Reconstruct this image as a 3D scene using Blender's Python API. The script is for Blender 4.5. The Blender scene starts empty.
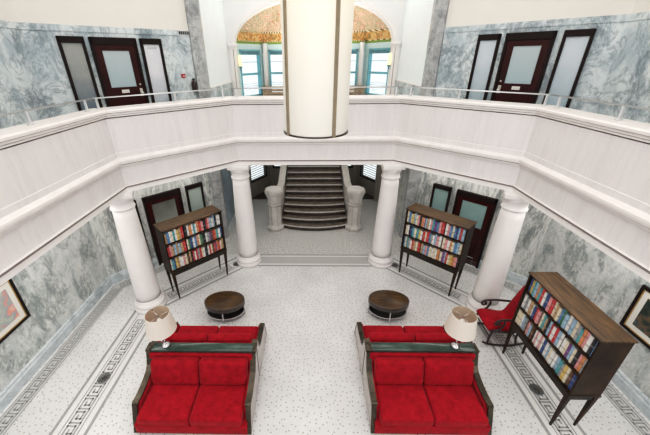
import bpy, bmesh, math, random
from math import sin, cos, pi, radians, sqrt
from mathutils import Vector, Matrix
random.seed(7)
C = bpy.context.scene.collection

# ------------------------------------------------------------------ materials
def new_mat(name):
    m = bpy.data.materials.new(name); m.use_nodes = True
    nt = m.node_tree; b = nt.nodes['Principled BSDF']
    return m, nt, b
def setp(b, **k):
    for n, v in k.items():
        n = n.replace('_', ' ')
        if n in b.inputs: b.inputs[n].default_value = v
def col4(c): return (c[0], c[1], c[2], 1)
def plain(name, c, rough=.5, metal=0, var=.06, scale=12, spec=.5, **kw):
    """solid colour with a light noise mottle"""
    m, nt, b = new_mat(name)
    geo = nt.nodes.new('ShaderNodeNewGeometry')
    n = nt.nodes.new('ShaderNodeTexNoise'); n.inputs['Scale'].default_value = scale; n.inputs['Detail'].default_value = 4
    nt.links.new(geo.outputs['Position'], n.inputs['Vector'])
    r = nt.nodes.new('ShaderNodeValToRGB')
    r.color_ramp.elements[0].position = .3; r.color_ramp.elements[1].position = .7
    r.color_ramp.elements[0].color = col4([max(0, x*(1-var)) for x in c]); r.color_ramp.elements[1].color = col4([min(1, x*(1+var)) for x in c])
    nt.links.new(n.outputs['Fac'], r.inputs['Fac']); nt.links.new(r.outputs['Color'], b.inputs['Base Color'])
    setp(b, Roughness=rough, Metallic=metal, Specular_IOR_Level=spec, **kw)
    return m
def ramp(nt, stops):
    r = nt.nodes.new('ShaderNodeValToRGB'); e = r.color_ramp.elements
    e[0].position, e[0].color = stops[0][0], col4(stops[0][1]); e[1].position, e[1].color = stops[-1][0], col4(stops[-1][1])
    for p, c in stops[1:-1]:
        x = e.new(p); x.color = col4(c)
    return r
def noise(nt, vec, scale, detail=5, rough=.6, dist=0):
    n = nt.nodes.new('ShaderNodeTexNoise'); n.inputs['Scale'].default_value = scale; n.inputs['Detail'].default_value = detail
    n.inputs['Roughness'].default_value = rough; n.inputs['Distortion'].default_value = dist
    nt.links.new(vec, n.inputs['Vector']); return n
def math_n(nt, op, a, bv=None):
    n = nt.nodes.new('ShaderNodeMath'); n.operation = op
    for i, v in enumerate((a, bv)):
        if v is None: continue
        if isinstance(v, (int, float)): n.inputs[i].default_value = v
        else: nt.links.new(v, n.inputs[i])
    return n.outputs[0]
def mixc(nt, fac, a, b, mode='MIX'):
    n = nt.nodes.new('ShaderNodeMix'); n.data_type = 'RGBA'; n.blend_type = mode
    for i, v in ((0, fac), (6, a), (7, b)):
        if isinstance(v, (int, float)): n.inputs[i].default_value = v
        elif isinstance(v, tuple): n.inputs[i].default_value = col4(v)
        else: nt.links.new(v, n.inputs[i])
    return n.outputs[2]
def scaled_pos(nt, s):
    geo = nt.nodes.new('ShaderNodeNewGeometry'); mp = nt.nodes.new('ShaderNodeMapping')
    mp.inputs['Scale'].default_value = s; nt.links.new(geo.outputs['Position'], mp.inputs['Vector']); return mp.outputs[0]
def marble(name, light, mid, dark, scale=1.0, stretch=(1, 1, .6), vein=.75, rough=.32, patch=(.38, .66), clump=.6):
    m, nt, b = new_mat(name)
    v = scaled_pos(nt, stretch)
    n0 = noise(nt, v, 1.7*scale, 8, .72, .4)
    r0 = ramp(nt, [(patch[0], mid), (patch[1], light)]); nt.links.new(n0.outputs['Fac'], r0.inputs['Fac'])
    n1 = noise(nt, v, 1.5*scale, 8, .7, 1.1)
    d = math_n(nt, 'ABSOLUTE', math_n(nt, 'SUBTRACT', n1.outputs['Fac'], .5))
    rv = ramp(nt, [(0, (1, 1, 1)), (.03, (0, 0, 0))]); nt.links.new(d, rv.inputs['Fac'])
    # dark smoky clumps: a coarse mask times fine grain
    n3 = noise(nt, v, 1.25*scale, 5, .65, .5)
    rp = ramp(nt, [(.50, (0, 0, 0)), (.58, (1, 1, 1))]); nt.links.new(n3.outputs['Fac'], rp.inputs['Fac'])
    n2 = noise(nt, v, 5*scale, 8, .75, .8)
    rv2 = ramp(nt, [(.40, (0, 0, 0)), (.52, (1, 1, 1))]); nt.links.new(n2.outputs['Fac'], rv2.inputs['Fac'])
    f1 = math_n(nt, 'MULTIPLY', rv.outputs['Color'], vein)
    f2 = math_n(nt, 'MULTIPLY', math_n(nt, 'MULTIPLY', rv2.outputs['Color'], rp.outputs['Color']), clump)
    c1 = mixc(nt, f1, r0.outputs['Color'], dark); c2 = mixc(nt, f2, c1, dark)
    nt.links.new(c2, b.inputs['Base Color']); setp(b, Roughness=rough, Specular_IOR_Level=.35)
    return m
def wood(name, dark, light, scale=(3, 3, 40), rough=.35, metal=0, coat=.15, spec=.5):
    m, nt, b = new_mat(name)
    tc = nt.nodes.new('ShaderNodeTexCoord'); mp = nt.nodes.new('ShaderNodeMapping'); mp.inputs['Scale'].default_value = scale
    nt.links.new(tc.outputs['Object'], mp.inputs['Vector'])
    n = noise(nt, mp.outputs[0], 1.0, 6, .65, .5)
    r = ramp(nt, [(.32, dark), (.7, light)]); nt.links.new(n.outputs['Fac'], r.inputs['Fac'])
    n2 = noise(nt, tc.outputs['Object'], 3.2, 3); r2 = ramp(nt, [(.35, (.55, .55, .55)), (.65, (1, 1, 1))]); nt.links.new(n2.outputs['Fac'], r2.inputs['Fac'])
    nt.links.new(mixc(nt, .8, r.outputs['Color'], r2.outputs['Color'], 'MULTIPLY'), b.inputs['Base Color'])
    setp(b, Roughness=rough, Metallic=metal, Coat_Weight=coat, Coat_Roughness=.15, Specular_IOR_Level=spec)
    return m

M = {}
M['wall_marble'] = marble('blue_grey_marble', (.69, .74, .75), (.44, .51, .545), (.15, .195, .23), 1.25, (1, 1, .8), .55, clump=.62, patch=(.40, .56))
M['wall_marble_low'] = marble('pale_grey_marble', (.70, .715, .70), (.50, .54, .545), (.15, .185, .195), 2.3, (1, 1, .55), .3, clump=.6, patch=(.36, .56))
M['pale_marble'] = marble('pale_veined_marble', (.70, .71, .68), (.54, .56, .55), (.16, .18, .185), 2.0, (1, 1, .28), .6, patch=(.36, .58), clump=.7)
M['blue_marble'] = marble('blue_streaked_marble', (.44, .53, .58), (.26, .34, .40), (.08, .11, .15), 2.2, (1, 1, .25), .6)
M['pilaster'] = marble('grey_cloudy_marble', (.56, .57, .57), (.38, .39, .40), (.2, .21, .22), 2.4, (1, 1, .8), .6)
M['base_marble'] = marble('baseboard_marble', (.68, .73, .75), (.56, .61, .64), (.28, .33, .36), 2, (1, 1, 1), .4)
M['parapet'] = marble('parapet_stone', (.80, .76, .75), (.745, .71, .705), (.60, .56, .56), 2.2, (1, 1, .10), .25, .45, (.3, .7), .2)
M['moulding'] = plain('moulding_stone', (.83, .79, .77), .45, var=.04, scale=5)
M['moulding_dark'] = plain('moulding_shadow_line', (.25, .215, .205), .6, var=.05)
M['fascia'] = plain('fascia_paint', (.86, .83, .81), .5, var=.02)
M['cream'] = plain('cream_wall_paint', (.80, .765, .71), .7, var=.015, scale=2)
M['white'] = plain('white_paint', (.84, .83, .82), .6, var=.02, scale=3)
M['white_daylit'] = plain('daylit_white_paint', (.86, .91, .92), .5, var=.02, scale=3)  # white paint with bluish window daylight mixed into its colour
M['column'] = plain('column_plaster', (.83, .80, .785), .5, var=.02, scale=6)
M['soffit'] = plain('soffit_paint', (.78, .76, .73), .7, var=.02)
M['ceiling'] = plain('ceiling_paint', (.85, .84, .81), .8, var=.02)
# terrazzo: pale chips with a loose grid of dark ones
def terrazzo():
    m, nt, b = new_mat('speckled_terrazzo'); v = scaled_pos(nt, (1, 1, 1))
    n = noise(nt, v, 1.3, 4); r = ramp(nt, [(.3, (.66, .655, .65)), (.7, (.78, .775, .77))]); nt.links.new(n.outputs['Fac'], r.inputs['Fac'])
    vo = nt.nodes.new('ShaderNodeTexVoronoi'); vo.voronoi_dimensions = '2D'; vo.inputs['Scale'].default_value = 11; vo.inputs['Randomness'].default_value = .8; nt.links.new(v, vo.inputs['Vector'])
    rd = ramp(nt, [(.10, (1, 1, 1)), (.15, (0, 0, 0))]); nt.links.new(vo.outputs['Distance'], rd.inputs['Fac'])
    n2 = noise(nt, v, 70, 2); r2 = ramp(nt, [(.35, (.78, .78, .78)), (.5, (1, 1, 1))]); nt.links.new(n2.outputs['Fac'], r2.inputs['Fac'])
    c = mixc(nt, .8, r.outputs['Color'], r2.outputs['Color'], 'MULTIPLY')
    c = mixc(nt, math_n(nt, 'MULTIPLY', rd.outputs['Color'], .75), c, (.24, .24, .26))
    nt.links.new(c, b.inputs['Base Color']); setp(b, Roughness=.38, Specular_IOR_Level=.4); return m
M['terrazzo'] = terrazzo()
def terrazzo_grey():
    m, nt, b = new_mat('grey_terrazzo'); v = scaled_pos(nt, (1, 1, 1))
    n2 = noise(nt, v, 24, 5, .75); r2 = ramp(nt, [(.38, (.36, .36, .355)), (.58, (.74, .735, .72))]); nt.links.new(n2.outputs['Fac'], r2.inputs['Fac'])
    nt.links.new(r2.outputs['Color'], b.inputs['Base Color']); setp(b, Roughness=.4); return m
M['terrazzo_grey'] = terrazzo_grey()
M['inlay_white'] = plain('inlay_white_mosaic', (.72, .71, .70), .4, var=.06, scale=40)
M['inlay_pale'] = plain('inlay_pale_grey_mosaic', (.50, .50, .495), .4, var=.1, scale=50)
M['inlay_band'] = plain('inlay_light_grey_mosaic', (.60, .60, .595), .4, var=.1, scale=50)
M['inlay_grey'] = plain('inlay_grey_mosaic', (.33, .335, .335), .4, var=.12, scale=60)
M['inlay_key'] = plain('inlay_dark_key_mosaic', (.33, .335, .335), .4, var=.12, scale=60)
M['stairwell_shade'] = plain('stairwell_shade_sheet', (.07, .06, .055), .5)  # near-black colour painting the shade of the stairwell opening
M['mahogany'] = wood('mahogany_door_wood', (.018, .003, .003), (.062, .008, .008), (4, 4, 2), .4, 0, .03, .25)
M['frame_dark'] = plain('dark_frame_wood', (.014, .007, .006), .5, var=.25, spec=.2)
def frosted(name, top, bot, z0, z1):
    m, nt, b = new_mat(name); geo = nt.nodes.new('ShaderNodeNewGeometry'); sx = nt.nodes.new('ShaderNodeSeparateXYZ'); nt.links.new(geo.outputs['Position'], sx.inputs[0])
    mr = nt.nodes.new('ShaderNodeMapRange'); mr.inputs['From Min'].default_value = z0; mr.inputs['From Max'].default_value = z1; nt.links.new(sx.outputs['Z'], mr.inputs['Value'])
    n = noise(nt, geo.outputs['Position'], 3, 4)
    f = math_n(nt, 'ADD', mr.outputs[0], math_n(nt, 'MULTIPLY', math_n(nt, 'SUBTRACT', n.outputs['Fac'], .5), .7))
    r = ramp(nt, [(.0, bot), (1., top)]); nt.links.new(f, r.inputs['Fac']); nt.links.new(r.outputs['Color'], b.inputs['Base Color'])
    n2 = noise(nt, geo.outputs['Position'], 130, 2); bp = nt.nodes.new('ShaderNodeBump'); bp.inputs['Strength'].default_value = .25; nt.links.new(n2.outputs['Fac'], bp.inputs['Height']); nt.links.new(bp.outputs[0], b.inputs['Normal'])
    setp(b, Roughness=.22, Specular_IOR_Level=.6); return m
M['frost_up'] = frosted('frosted_glass_grey', (.36, .37, .36), (.06, .12, .18), 3.75, 4.95)  # dark blue lower part is a reflection painted into the glass
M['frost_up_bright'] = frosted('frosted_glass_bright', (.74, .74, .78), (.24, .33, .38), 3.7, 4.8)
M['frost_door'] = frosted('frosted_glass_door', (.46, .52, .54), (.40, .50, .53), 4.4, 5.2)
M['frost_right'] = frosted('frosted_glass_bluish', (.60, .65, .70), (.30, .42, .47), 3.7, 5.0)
M['frost_low'] = frosted('frosted_glass_green', (.30, .42, .40), (.20, .32, .34), .4, 2.0)
M['frost_dim'] = frosted('frosted_glass_dim', (.10, .10, .08), (.30, .32, .30), 1.1, 1.9)
M['frost_pale_green'] = frosted('frosted_glass_pale_green', (.46, .52, .48), (.28, .38, .36), .8, 2.0)
M['chrome'] = plain('polished_chrome', (.72, .72, .73), .2, 1, var=.03)
M['steel'] = plain('brushed_rail_metal', (.70, .71, .72), .3, .7, var=.03)
M['nickel'] = plain('satin_nickel', (.68, .66, .62), .35, .6, var=.03)
def velvet():
    m, nt, b = new_mat('red_velvet'); v = scaled_pos(nt, (1, 1, 1))
    n = noise(nt, v, 9, 6, .7, .4); r = ramp(nt, [(.3, (.24, .003, .010)), (.72, (.43, .008, .022))]); nt.links.new(n.outputs['Fac'], r.inputs['Fac'])
    nt.links.new(r.outputs['Color'], b.inputs['Base Color'])
    n2 = noise(nt, v, 22, 4, .6, 1.2); bp = nt.nodes.new('ShaderNodeBump'); bp.inputs['Strength'].default_value = .22; bp.inputs['Distance'].default_value = .02
    nt.links.new(n2.outputs['Fac'], bp.inputs['Height']); nt.links.new(bp.outputs[0], b.inputs['Normal'])
    setp(b, Roughness=.85, Specular_IOR_Level=.2, Sheen_Weight=.25, Sheen_Roughness=.4, Sheen_Tint=(1, .35, .35, 1)); return m
M['velvet'] = velvet()
M['piping'] = plain('dark_red_piping', (.22, .003, .008), .8, var=.1)
M['bronze'] = plain('bronze_lacquer', (.075, .060, .042), .25, .55, var=.4, scale=9)
M['side_panel'] = plain('floor_reflection_lacquer', (.50, .455, .435), .2, .25, var=.08, scale=6)  # dark lacquer made pale, painting in the reflection of the floor
M['lantern_trim'] = plain('pale_bronze_trim', (.30, .25, .18), .4, .3, var=.1)
M['green_rail'] = plain('dark_green_lacquer', (.028, .062, .050), .25, 0, var=.4, scale=5, Coat_Weight=.4)
M['walnut'] = wood('walnut_table_top', (.035, .018, .008), (.17, .088, .028), (3, 14, 3), .32, 0, .1, .35)
M['rim'] = plain('dark_table_rim', (.10, .085, .075), .3, .2, var=.2)
M['black'] = plain('black_lacquer', (.012, .012, .012), .35, var=.1)
M['case_top'] = wood('bookcase_top_wood', (.030, .015, .006), (.175, .092, .032), (2.2, 16, 2), .42, 0, .03, .3)
M['case_wood'] = wood('bookcase_dark_wood', (.013, .006, .003), (.062, .030, .014), (5, 5, 3), .42, 0, .02, .22)
M['case_apron'] = wood('bookcase_apron_wood', (.018, .014, .011), (.055, .039, .028), (3, 3, 14), .4, 0, .04, .3)
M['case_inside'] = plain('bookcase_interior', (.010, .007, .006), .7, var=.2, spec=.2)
M['pages'] = plain('book_pages', (.72, .66, .55), .8, var=.1, scale=60)
M['shade'] = plain('linen_lamp_shade', (.74, .67, .60), .85, var=.03, scale=90)
M['shade_in'] = plain('lamp_shade_lining', (.66, .56, .44), .85, var=.03)
M['bulb'] = plain('white_bulb', (.88, .87, .84), .25, var=.01)
M['rocker_wood'] = plain('dark_rocker_wood', (.030, .018, .016), .3, var=.3)
M['mat_white'] = plain('picture_mat', (.78, .76, .71), .8, var=.02)
M['gold'] = plain('gilt_edge', (.46, .30, .10), .4, .5, var=.15)
M['teal'] = plain('teal_window_paint', (.18, .43, .50), .35, var=.1, scale=4)
M['teal_dark'] = plain('deep_teal_blind', (.13, .27, .32), .6, var=.1)
M['pale_teal'] = plain('pale_teal_paint', (.52, .68, .70), .4, var=.05)
M['stone_pale'] = plain('weathered_newel_stone', (.60, .58, .55), .55, var=.10, scale=6)
M['tread'] = plain('worn_shaded_tread', (.17, .145, .12), .4, var=.45, scale=7)  # worn brown, darkened so the riser shadow is painted into the tread
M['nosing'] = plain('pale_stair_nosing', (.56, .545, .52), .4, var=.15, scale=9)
M['riser'] = plain('dark_stair_riser', (.055, .038, .028), .5, var=.5, scale=6)
M['blind'] = plain('dark_blind_slat', (.20, .19, .17), .5, var=.02)
M['panel_beige'] = plain('beige_wall_panel', (.30, .27, .23), .6, var=.1)
M['bench'] = wood('bench_oak', (.34, .25, .17), (.52, .40, .28), (2, 2, 30), .5)
M['red'] = plain('alarm_red', (.42, .03, .04), .4, var=.1)
M['dark_red'] = plain('extinguisher_dark', (.035, .012, .012), .35, var=.1)
M['rosette'] = plain('grille_metal', (.20, .21, .21), .4, .5, var=.25, scale=50)
def emis(name, c, s, rough=.4):
    m, nt, b = new_mat(name); geo = nt.nodes.new('ShaderNodeNewGeometry'); n = noise(nt, geo.outputs['Position'], 1.2, 2)
    r = ramp(nt, [(.3, tuple(x*.97 for x in c)), (.7, c)]); nt.links.new(n.outputs['Fac'], r.inputs['Fac'])
    nt.links.new(r.outputs['Color'], b.inputs['Base Color']); nt.links.new(r.outputs['Color'], b.inputs['Emission Color']); setp(b, Emission_Strength=s, Roughness=rough); return m
def opal():
    m, nt, b = new_mat('lantern_opal_glass'); geo = nt.nodes.new('ShaderNodeNewGeometry'); sx = nt.nodes.new('ShaderNodeSeparateXYZ'); nt.links.new(geo.outputs['Position'], sx.inputs[0])
    mr = nt.nodes.new('ShaderNodeMapRange'); mr.inputs['From Min'].default_value = 4.3; mr.inputs['From Max'].default_value = 5.5; nt.links.new(sx.outputs['Z'], mr.inputs['Value'])
    r = ramp(nt, [(0, (.85, .83, .80)), (1, (1, .82, .50))]); nt.links.new(mr.outputs[0], r.inputs['Fac']); nt.links.new(r.outputs['Color'], b.inputs['Emission Color'])
    nt.links.new(math_n(nt, 'ADD', math_n(nt, 'MULTIPLY', mr.outputs[0], .20), .04), b.inputs['Emission Strength'])
    setp(b, Base_Color=(.76, .73, .66, 1), Roughness=.35); return m
M['lantern'] = opal()
M['sconce'] = emis('sconce_glass', (1, .80, .42), .9)
def glass():
    m = bpy.data.materials.new('window_glass'); m.use_nodes = True; nt = m.node_tree; nt.nodes.clear()
    o = nt.nodes.new('ShaderNodeOutputMaterial'); t = nt.nodes.new('ShaderNodeBsdfTransparent'); g = nt.nodes.new('ShaderNodeBsdfGlossy'); g.inputs['Roughness'].default_value = .02
    t.inputs['Color'].default_value = (.95, .99, 1, 1); x = nt.nodes.new('ShaderNodeMixShader'); x.inputs[0].default_value = .06
    nt.links.new(t.outputs[0], x.inputs[1]); nt.links.new(g.outputs[0], x.inputs[2]); nt.links.new(x.outputs[0], o.inputs['Surface']); return m
M['glass'] = glass()
def mosaic_vault():
    m, nt, b = new_mat('painted_vault'); geo = nt.nodes.new('ShaderNodeNewGeometry'); pos = geo.outputs['Position']
    sx = nt.nodes.new('ShaderNodeSeparateXYZ'); nt.links.new(pos, sx.inputs[0])
    ax = math_n(nt, 'ABSOLUTE', sx.outputs['X'])
    cv = nt.nodes.new('ShaderNodeCombineXYZ'); nt.links.new(ax, cv.inputs[0]); nt.links.new(sx.outputs['Y'], cv.inputs[1]); nt.links.new(sx.outputs['Z'], cv.inputs[2])
    n = noise(nt, cv.outputs[0], 2.6, 2, .5, 2.4)
    w = math_n(nt, 'SINE', math_n(nt, 'MULTIPLY', n.outputs['Fac'], 24))
    up = ramp(nt, [(.0, (.34, .37, .20)), (.22, (.62, .22, .16)), (.45, (.80, .68, .56)), (.65, (.74, .34, .30)), (.85, (.62, .52, .32)), (1., (.24, .32, .22))])
    nt.links.new(math_n(nt, 'MULTIPLY_ADD', w, .5), up.inputs['Fac'])
    for nd in nt.nodes:
        if nd.type == 'MATH' and nd.operation == 'MULTIPLY_ADD': nd.inputs[2].default_value = .5
    n2 = noise(nt, cv.outputs[0], 4.5, 2, .5, 1.5); w2 = math_n(nt, 'SINE', math_n(nt, 'MULTIPLY', n2.outputs['Fac'], 20))
    lo = ramp(nt, [(.1, (.26, .22, .08)), (.4, (.66, .17, .06)), (.65, (.80, .42, .13)), (.95, (.50, .40, .2))]); nt.links.new(math_n(nt, 'ADD', math_n(nt, 'MULTIPLY', w2, .5), .5), lo.inputs['Fac'])
    def band(z0, z1): return math_n(nt, 'MULTIPLY', math_n(nt, 'GREATER_THAN', sx.outputs['Z'], z0), math_n(nt, 'LESS_THAN', sx.outputs['Z'], z1))
    c = mixc(nt, band(5.3, 5.80), up.outputs['Color'], lo.outputs['Color'])
    dots = math_n(nt, 'GREATER_THAN', math_n(nt, 'SINE', math_n(nt, 'MULTIPLY', math_n(nt, 'ADD', sx.outputs['X'], sx.outputs['Y']), 70)), 0)
    dc = mixc(nt, dots, (.70, .62, .42), (.16, .10, .05))
    c = mixc(nt, band(5.80, 5.85), c, dc); c = mixc(nt, band(5.54, 5.565), c, dc)
    c = mixc(nt, band(5.3, 5.54), c, (.20, .30, .07))
    nt.links.new(c, b.inputs['Base Color']); setp(b, Roughness=.7); return m
M['vault'] = mosaic_vault()
def painting(name, stops, scale):
    m, nt, b = new_mat(name); v = scaled_pos(nt, (1, 1, 1)); n = noise(nt, v, scale, 3, .55, .8); r = ramp(nt, stops); nt.links.new(n.outputs['Fac'], r.inputs['Fac'])
    nt.links.new(r.outputs['Color'], b.inputs['Base Color']); setp(b, Roughness=.3); return m
M['art_left'] = painting('abstract_coral_print', [(.25, (.26, .30, .34)), (.40, (.50, .52, .46)), (.48, (.36, .40, .42)), (.54, (.72, .34, .28)), (.64, (.74, .50, .44)), (.75, (.40, .30, .38))], 3.2)
M['art_right'] = painting('dark_landscape_print', [(.3, (.01, .014, .014)), (.5, (.035, .06, .05)), (.58, (.20, .13, .08)), (.68, (.05, .09, .09)), (.8, (.3, .33, .32))], 5.5)

# ------------------------------------------------------------------ mesh helpers
class MB:
    def __init__(s): s.bm = bmesh.new(); s.mats = []
    def mi(s, m):
        if m not in s.mats: s.mats.append(m)
        return s.mats.index(m)
    def face(s, vs, m, smooth=False):
        try: f = s.bm.faces.new(vs)
        except ValueError: return None
        f.material_index = s.mi(m); f.smooth = smooth; return f
    def poly(s, pts, m): return s.face([s.bm.verts.new(p) for p in pts], m)
    def box(s, a, b, m, mat=None, bev=0, seg=2):
        x0, x1 = sorted((a[0], b[0])); y0, y1 = sorted((a[1], b[1])); z0, z1 = sorted((a[2], b[2]))
        t = bmesh.new(); bmesh.ops.create_cube(t, size=1)
        for v in t.verts: v.co = Vector(((x0+x1)/2+v.co.x*(x1-x0), (y0+y1)/2+v.co.y*(y1-y0), (z0+z1)/2+v.co.z*(z1-z0)))
        if bev: bmesh.ops.bevel(t, geom=list(t.edges), offset=bev, segments=seg, affect='EDGES', profile=.5)
        s.merge(t, m, mat, smooth=bool(bev) and seg > 1); return s
    def merge(s, t, m, mat=None, smooth=False):
        i = s.mi(m); mp = {}
        for v in t.verts: mp[v] = s.bm.verts.new(mat @ v.co if mat else v.co)
        for f in t.faces:
            g = s.bm.faces.new([mp[v] for v in f.verts]); g.material_index = i; g.smooth = smooth
        t.free()
    def lathe(s, prof, m, n=32, c=(0, 0, 0), close=True, smooth=True, a0=0, a1=2*pi):
        full = abs(a1-a0-2*pi) < 1e-6; k = n if full else n+1
        rings = []
        for r, z in prof:
            rings.append([s.bm.verts.new((c[0]+r*cos(a0+(a1-a0)*i/n), c[1]+r*sin(a0+(a1-a0)*i/n), c[2]+z)) for i in range(k)])
        for q in range(len(rings)-1):
            for i in range(n):
                j = (i+1) % k; s.face([rings[q][i], rings[q][j], rings[q+1][j], rings[q+1][i]], m, smooth)
        if close and full:
            if prof[0][0] > 1e-4: s.face(rings[0][::-1], m)
            if prof[-1][0] > 1e-4: s.face(rings[-1], m)
        return s
    def tube(s, pts, r, m, n=8, smooth=True):
        pts = [Vector(p) for p in pts]; rr = r if isinstance(r, (list, tuple)) else [r]*len(pts)
        rings = []; up = None
        for i, p in enumerate(pts):
            d = ((pts[i+1] if i+1 < len(pts) else p)-(pts[i-1] if i else p)).normalized()
            if up is None: up = Vector((0, 0, 1)) if abs(d.z) < .9 else Vector((1, 0, 0))
            a = d.cross(up).normalized(); up = a.cross(d).normalized()
            rings.append([s.bm.verts.new(p+rr[i]*(a*cos(2*pi*k/n)+up*sin(2*pi*k/n))) for k in range(n)])
        for q in range(len(rings)-1):
            for k in range(n):
                j = (k+1) % n; s.face([rings[q][k], rings[q][j], rings[q+1][j], rings[q+1][k]], m, smooth)
        s.face(rings[0][::-1], m); s.face(rings[-1], m); return s
    def prism(s, pts, x0, x1, m, axis='x'):
        """closed 2D outline (y,z) extruded along x; axis 'z': (x,y) along z; axis 'y': (x,z) along y"""
        def P(u, v, w): return (w, u, v) if axis == 'x' else ((u, v, w) if axis == 'z' else (u, w, v))
        A = [s.bm.verts.new(P(u, v, x0)) for u, v in pts]; B = [s.bm.verts.new(P(u, v, x1)) for u, v in pts]
        s.face(A[::-1], m); s.face(B, m); n = len(pts)
        for i in range(n): s.face([A[i], A[(i+1) % n], B[(i+1) % n], B[i]], m)
        return s
    def taper(s, c0, h0, c1, h1, m):
        """square bar from c0 (half sizes h0) to c1 (half sizes h1)"""
        def ring(c, h): return [s.bm.verts.new((c[0]+a*h[0], c[1]+b*h[1], c[2])) for a, b in ((-1, -1), (1, -1), (1, 1), (-1, 1))]
        A, B = ring(c0, h0), ring(c1, h1); s.face(A[::-1], m); s.face(B, m)
        for i in range(4): s.face([A[i], A[(i+1) % 4], B[(i+1) % 4], B[i]], m)
        return s
    def sweep(s, path, prof, m, closed_prof=True):
        """profile (offset to the left of travel, z) along a flat mitred path"""
        rows = [[s.bm.verts.new((p[0], p[1], z)) for p in offset_path(path, o)] for o, z in prof]
        n = len(rows)
        for i in range(n if closed_prof else n-1):
            a, b = rows[i], rows[(i+1) % n]
            mm = m[i] if isinstance(m, list) else m
            for k in range(len(path)-1): s.face([a[k], a[k+1], b[k+1], b[k]], mm)
        if closed_prof:
            m0 = m[0] if isinstance(m, list) else m
            s.face([r[0] for r in rows], m0); s.face([r[-1] for r in rows][::-1], m0)
        return s
    def build(s, name, parent=None, loc=None, rotz=0, fix=True):
        if fix: bmesh.ops.recalc_face_normals(s.bm, faces=list(s.bm.faces))
        me = bpy.data.meshes.new(name); s.bm.to_mesh(me); s.bm.free()
        for m in s.mats: me.materials.append(m)
        o = bpy.data.objects.new(name, me); C.objects.link(o)
        if parent: o.parent = parent
        if loc: o.location = loc
        o.rotation_euler = (0, 0, rotz); return o
def offset_path(path, o):
    out = []; n = len(path)
    for i, p in enumerate(path):
        ns = []
        if i: d = Vector((p[0]-path[i-1][0], p[1]-path[i-1][1])).normalized(); ns.append(Vector((-d.y, d.x)))
        if i < n-1: d = Vector((path[i+1][0]-p[0], path[i+1][1]-p[1])).normalized(); ns.append(Vector((-d.y, d.x)))
        if len(ns) == 1: q = ns[0]
        else: q = ns[0]+ns[1]; q = q/q.dot(ns[0])
        out.append((p[0]+q.x*o, p[1]+q.y*o))
    return out
def struct(o): o['kind'] = 'structure'; return o
def empty(name, loc=(0, 0, 0), rotz=0):
    o = bpy.data.objects.new(name, None); o.location = loc; o.rotation_euler = (0, 0, rotz); o.empty_display_size = .1; C.objects.link(o); return o
def tag(o, label, cat, group=None):
    o['label'] = label; o['category'] = cat
    if group: o['group'] = group
    return o
def thing(name, label, cat, loc=(0, 0, 0), rotz=0, group=None): return tag(empty(name, loc, rotz), label, cat, group)

# ------------------------------------------------------------------ plan of the hall (metres, camera above the origin)
F2, TOP, CEIL, Y0 = 3.4, 5.60, 8.3, -2.2
XL = 5.10; YD = 6.15; XC = 2.75; YC = 8.5; YA = 11.3
VOID = [(-3.59, Y0), (-3.59, 5.41), (-1.815, 7.10), (1.815, 7.10), (3.59, 5.41), (3.59, Y0)]
WALL = [(-XL, Y0), (-XL, YD), (-XC, YC), (XC, YC), (XL, YD), (XL, Y0)]
BAY = [(-2.56, YA+.12), (-1.80, 12.65), (1.86, 12.65), (2.62, YA+.12)]

# floor
b = MB(); b.poly([(-7, Y0, 0), (7, Y0, 0), (7, 13.5, 0), (-7, 13.5, 0)], M['terrazzo']); struct(b.build('floor'))
STRIP = [(-3.76, Y0), (-3.76, 5.42), (-1.93, 7.22), (1.93, 7.22), (3.665, 5.42), (3.665, Y0)]
b = MB()
def ribbon(b, path, o0, o1, z, m):
    A, B = offset_path(path, o0), offset_path(path, o1)
    for i in range(len(path)-1): b.poly([(*A[i], z), (*A[i+1], z), (*B[i+1], z), (*B[i], z)], m)
ribbon(b, STRIP, -.25, .25, .002, M['inlay_white']); b.build('trim_1')
struct(bpy.data.objects['trim_1'])
b = MB()
for o0, o1 in ((-.285, -.235), (.235, .285)): ribbon(b, STRIP, o0, o1, .004, M['inlay_grey'])
for o in (-.14, .14): ribbon(b, STRIP, o-.009, o+.009, .004, M['inlay_grey'])
struct(b.build('trim_2'))
# grey terrazzo of the stair hall, beyond the back columns, and plain band between them
b = MB(); b.poly([(-XC, 7.52, .0015), (XC, 7.52, .0015), (XC, 11.45, .0015), (-XC, 11.45, .0015)], M['terrazzo_grey']); struct(b.build('trim_3'))
b = MB(); b.poly([(-1.6, 7.09, .006), (1.6, 7.09, .006), (1.6, 7.35, .006), (-1.6, 7.35, .006)], M['inlay_pale']); struct(b.build('trim_4'))
WS = offset_path(WALL, -.24)
b = MB()
for seg in (WS[:3], WS[3:]):
    ribbon(b, seg, -.13, .13, .002, M['inlay_band'])
    for o in (-.13, .13): ribbon(b, seg, o-.008, o+.008, .004, M['inlay_grey'])
struct(b.build('trim_5'))
def keyrun(b, p, q, w, z, m, trim0=0, trim1=0, sw=.026):
    p, q = Vector(p), Vector(q); d = (q-p).normalized(); p = p+d*trim0; q = q-d*trim1; L = (q-p).length
    nrm = Vector((-d.y, d.x)); u = w*1.28; n = max(1, round(L/u)); u = L/n; h = w
    path = [(0, 0), (0, 1), (.78, 1), (.78, .26), (.28, .26), (.28, .66), (.52, .66)]
    def seg(a, c):
        e = (c-a).normalized(); g = Vector((-e.y, e.x))*sw/2; a = a-e*sw/2; c = c+e*sw/2
        b.poly([(a.x-g.x, a.y-g.y, z), (c.x-g.x, c.y-g.y, z), (c.x+g.x, c.y+g.y, z), (a.x+g.x, a.y+g.y, z)], m)
    for k in range(n):
        P = [p+d*(k+x)*u+nrm*(y-.5)*h for x, y in path]
        for i in range(len(P)-1): seg(P[i], P[i+1])
        seg(P[0], p+d*(k+1)*u-nrm*.5*h)
b = MB()
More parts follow.
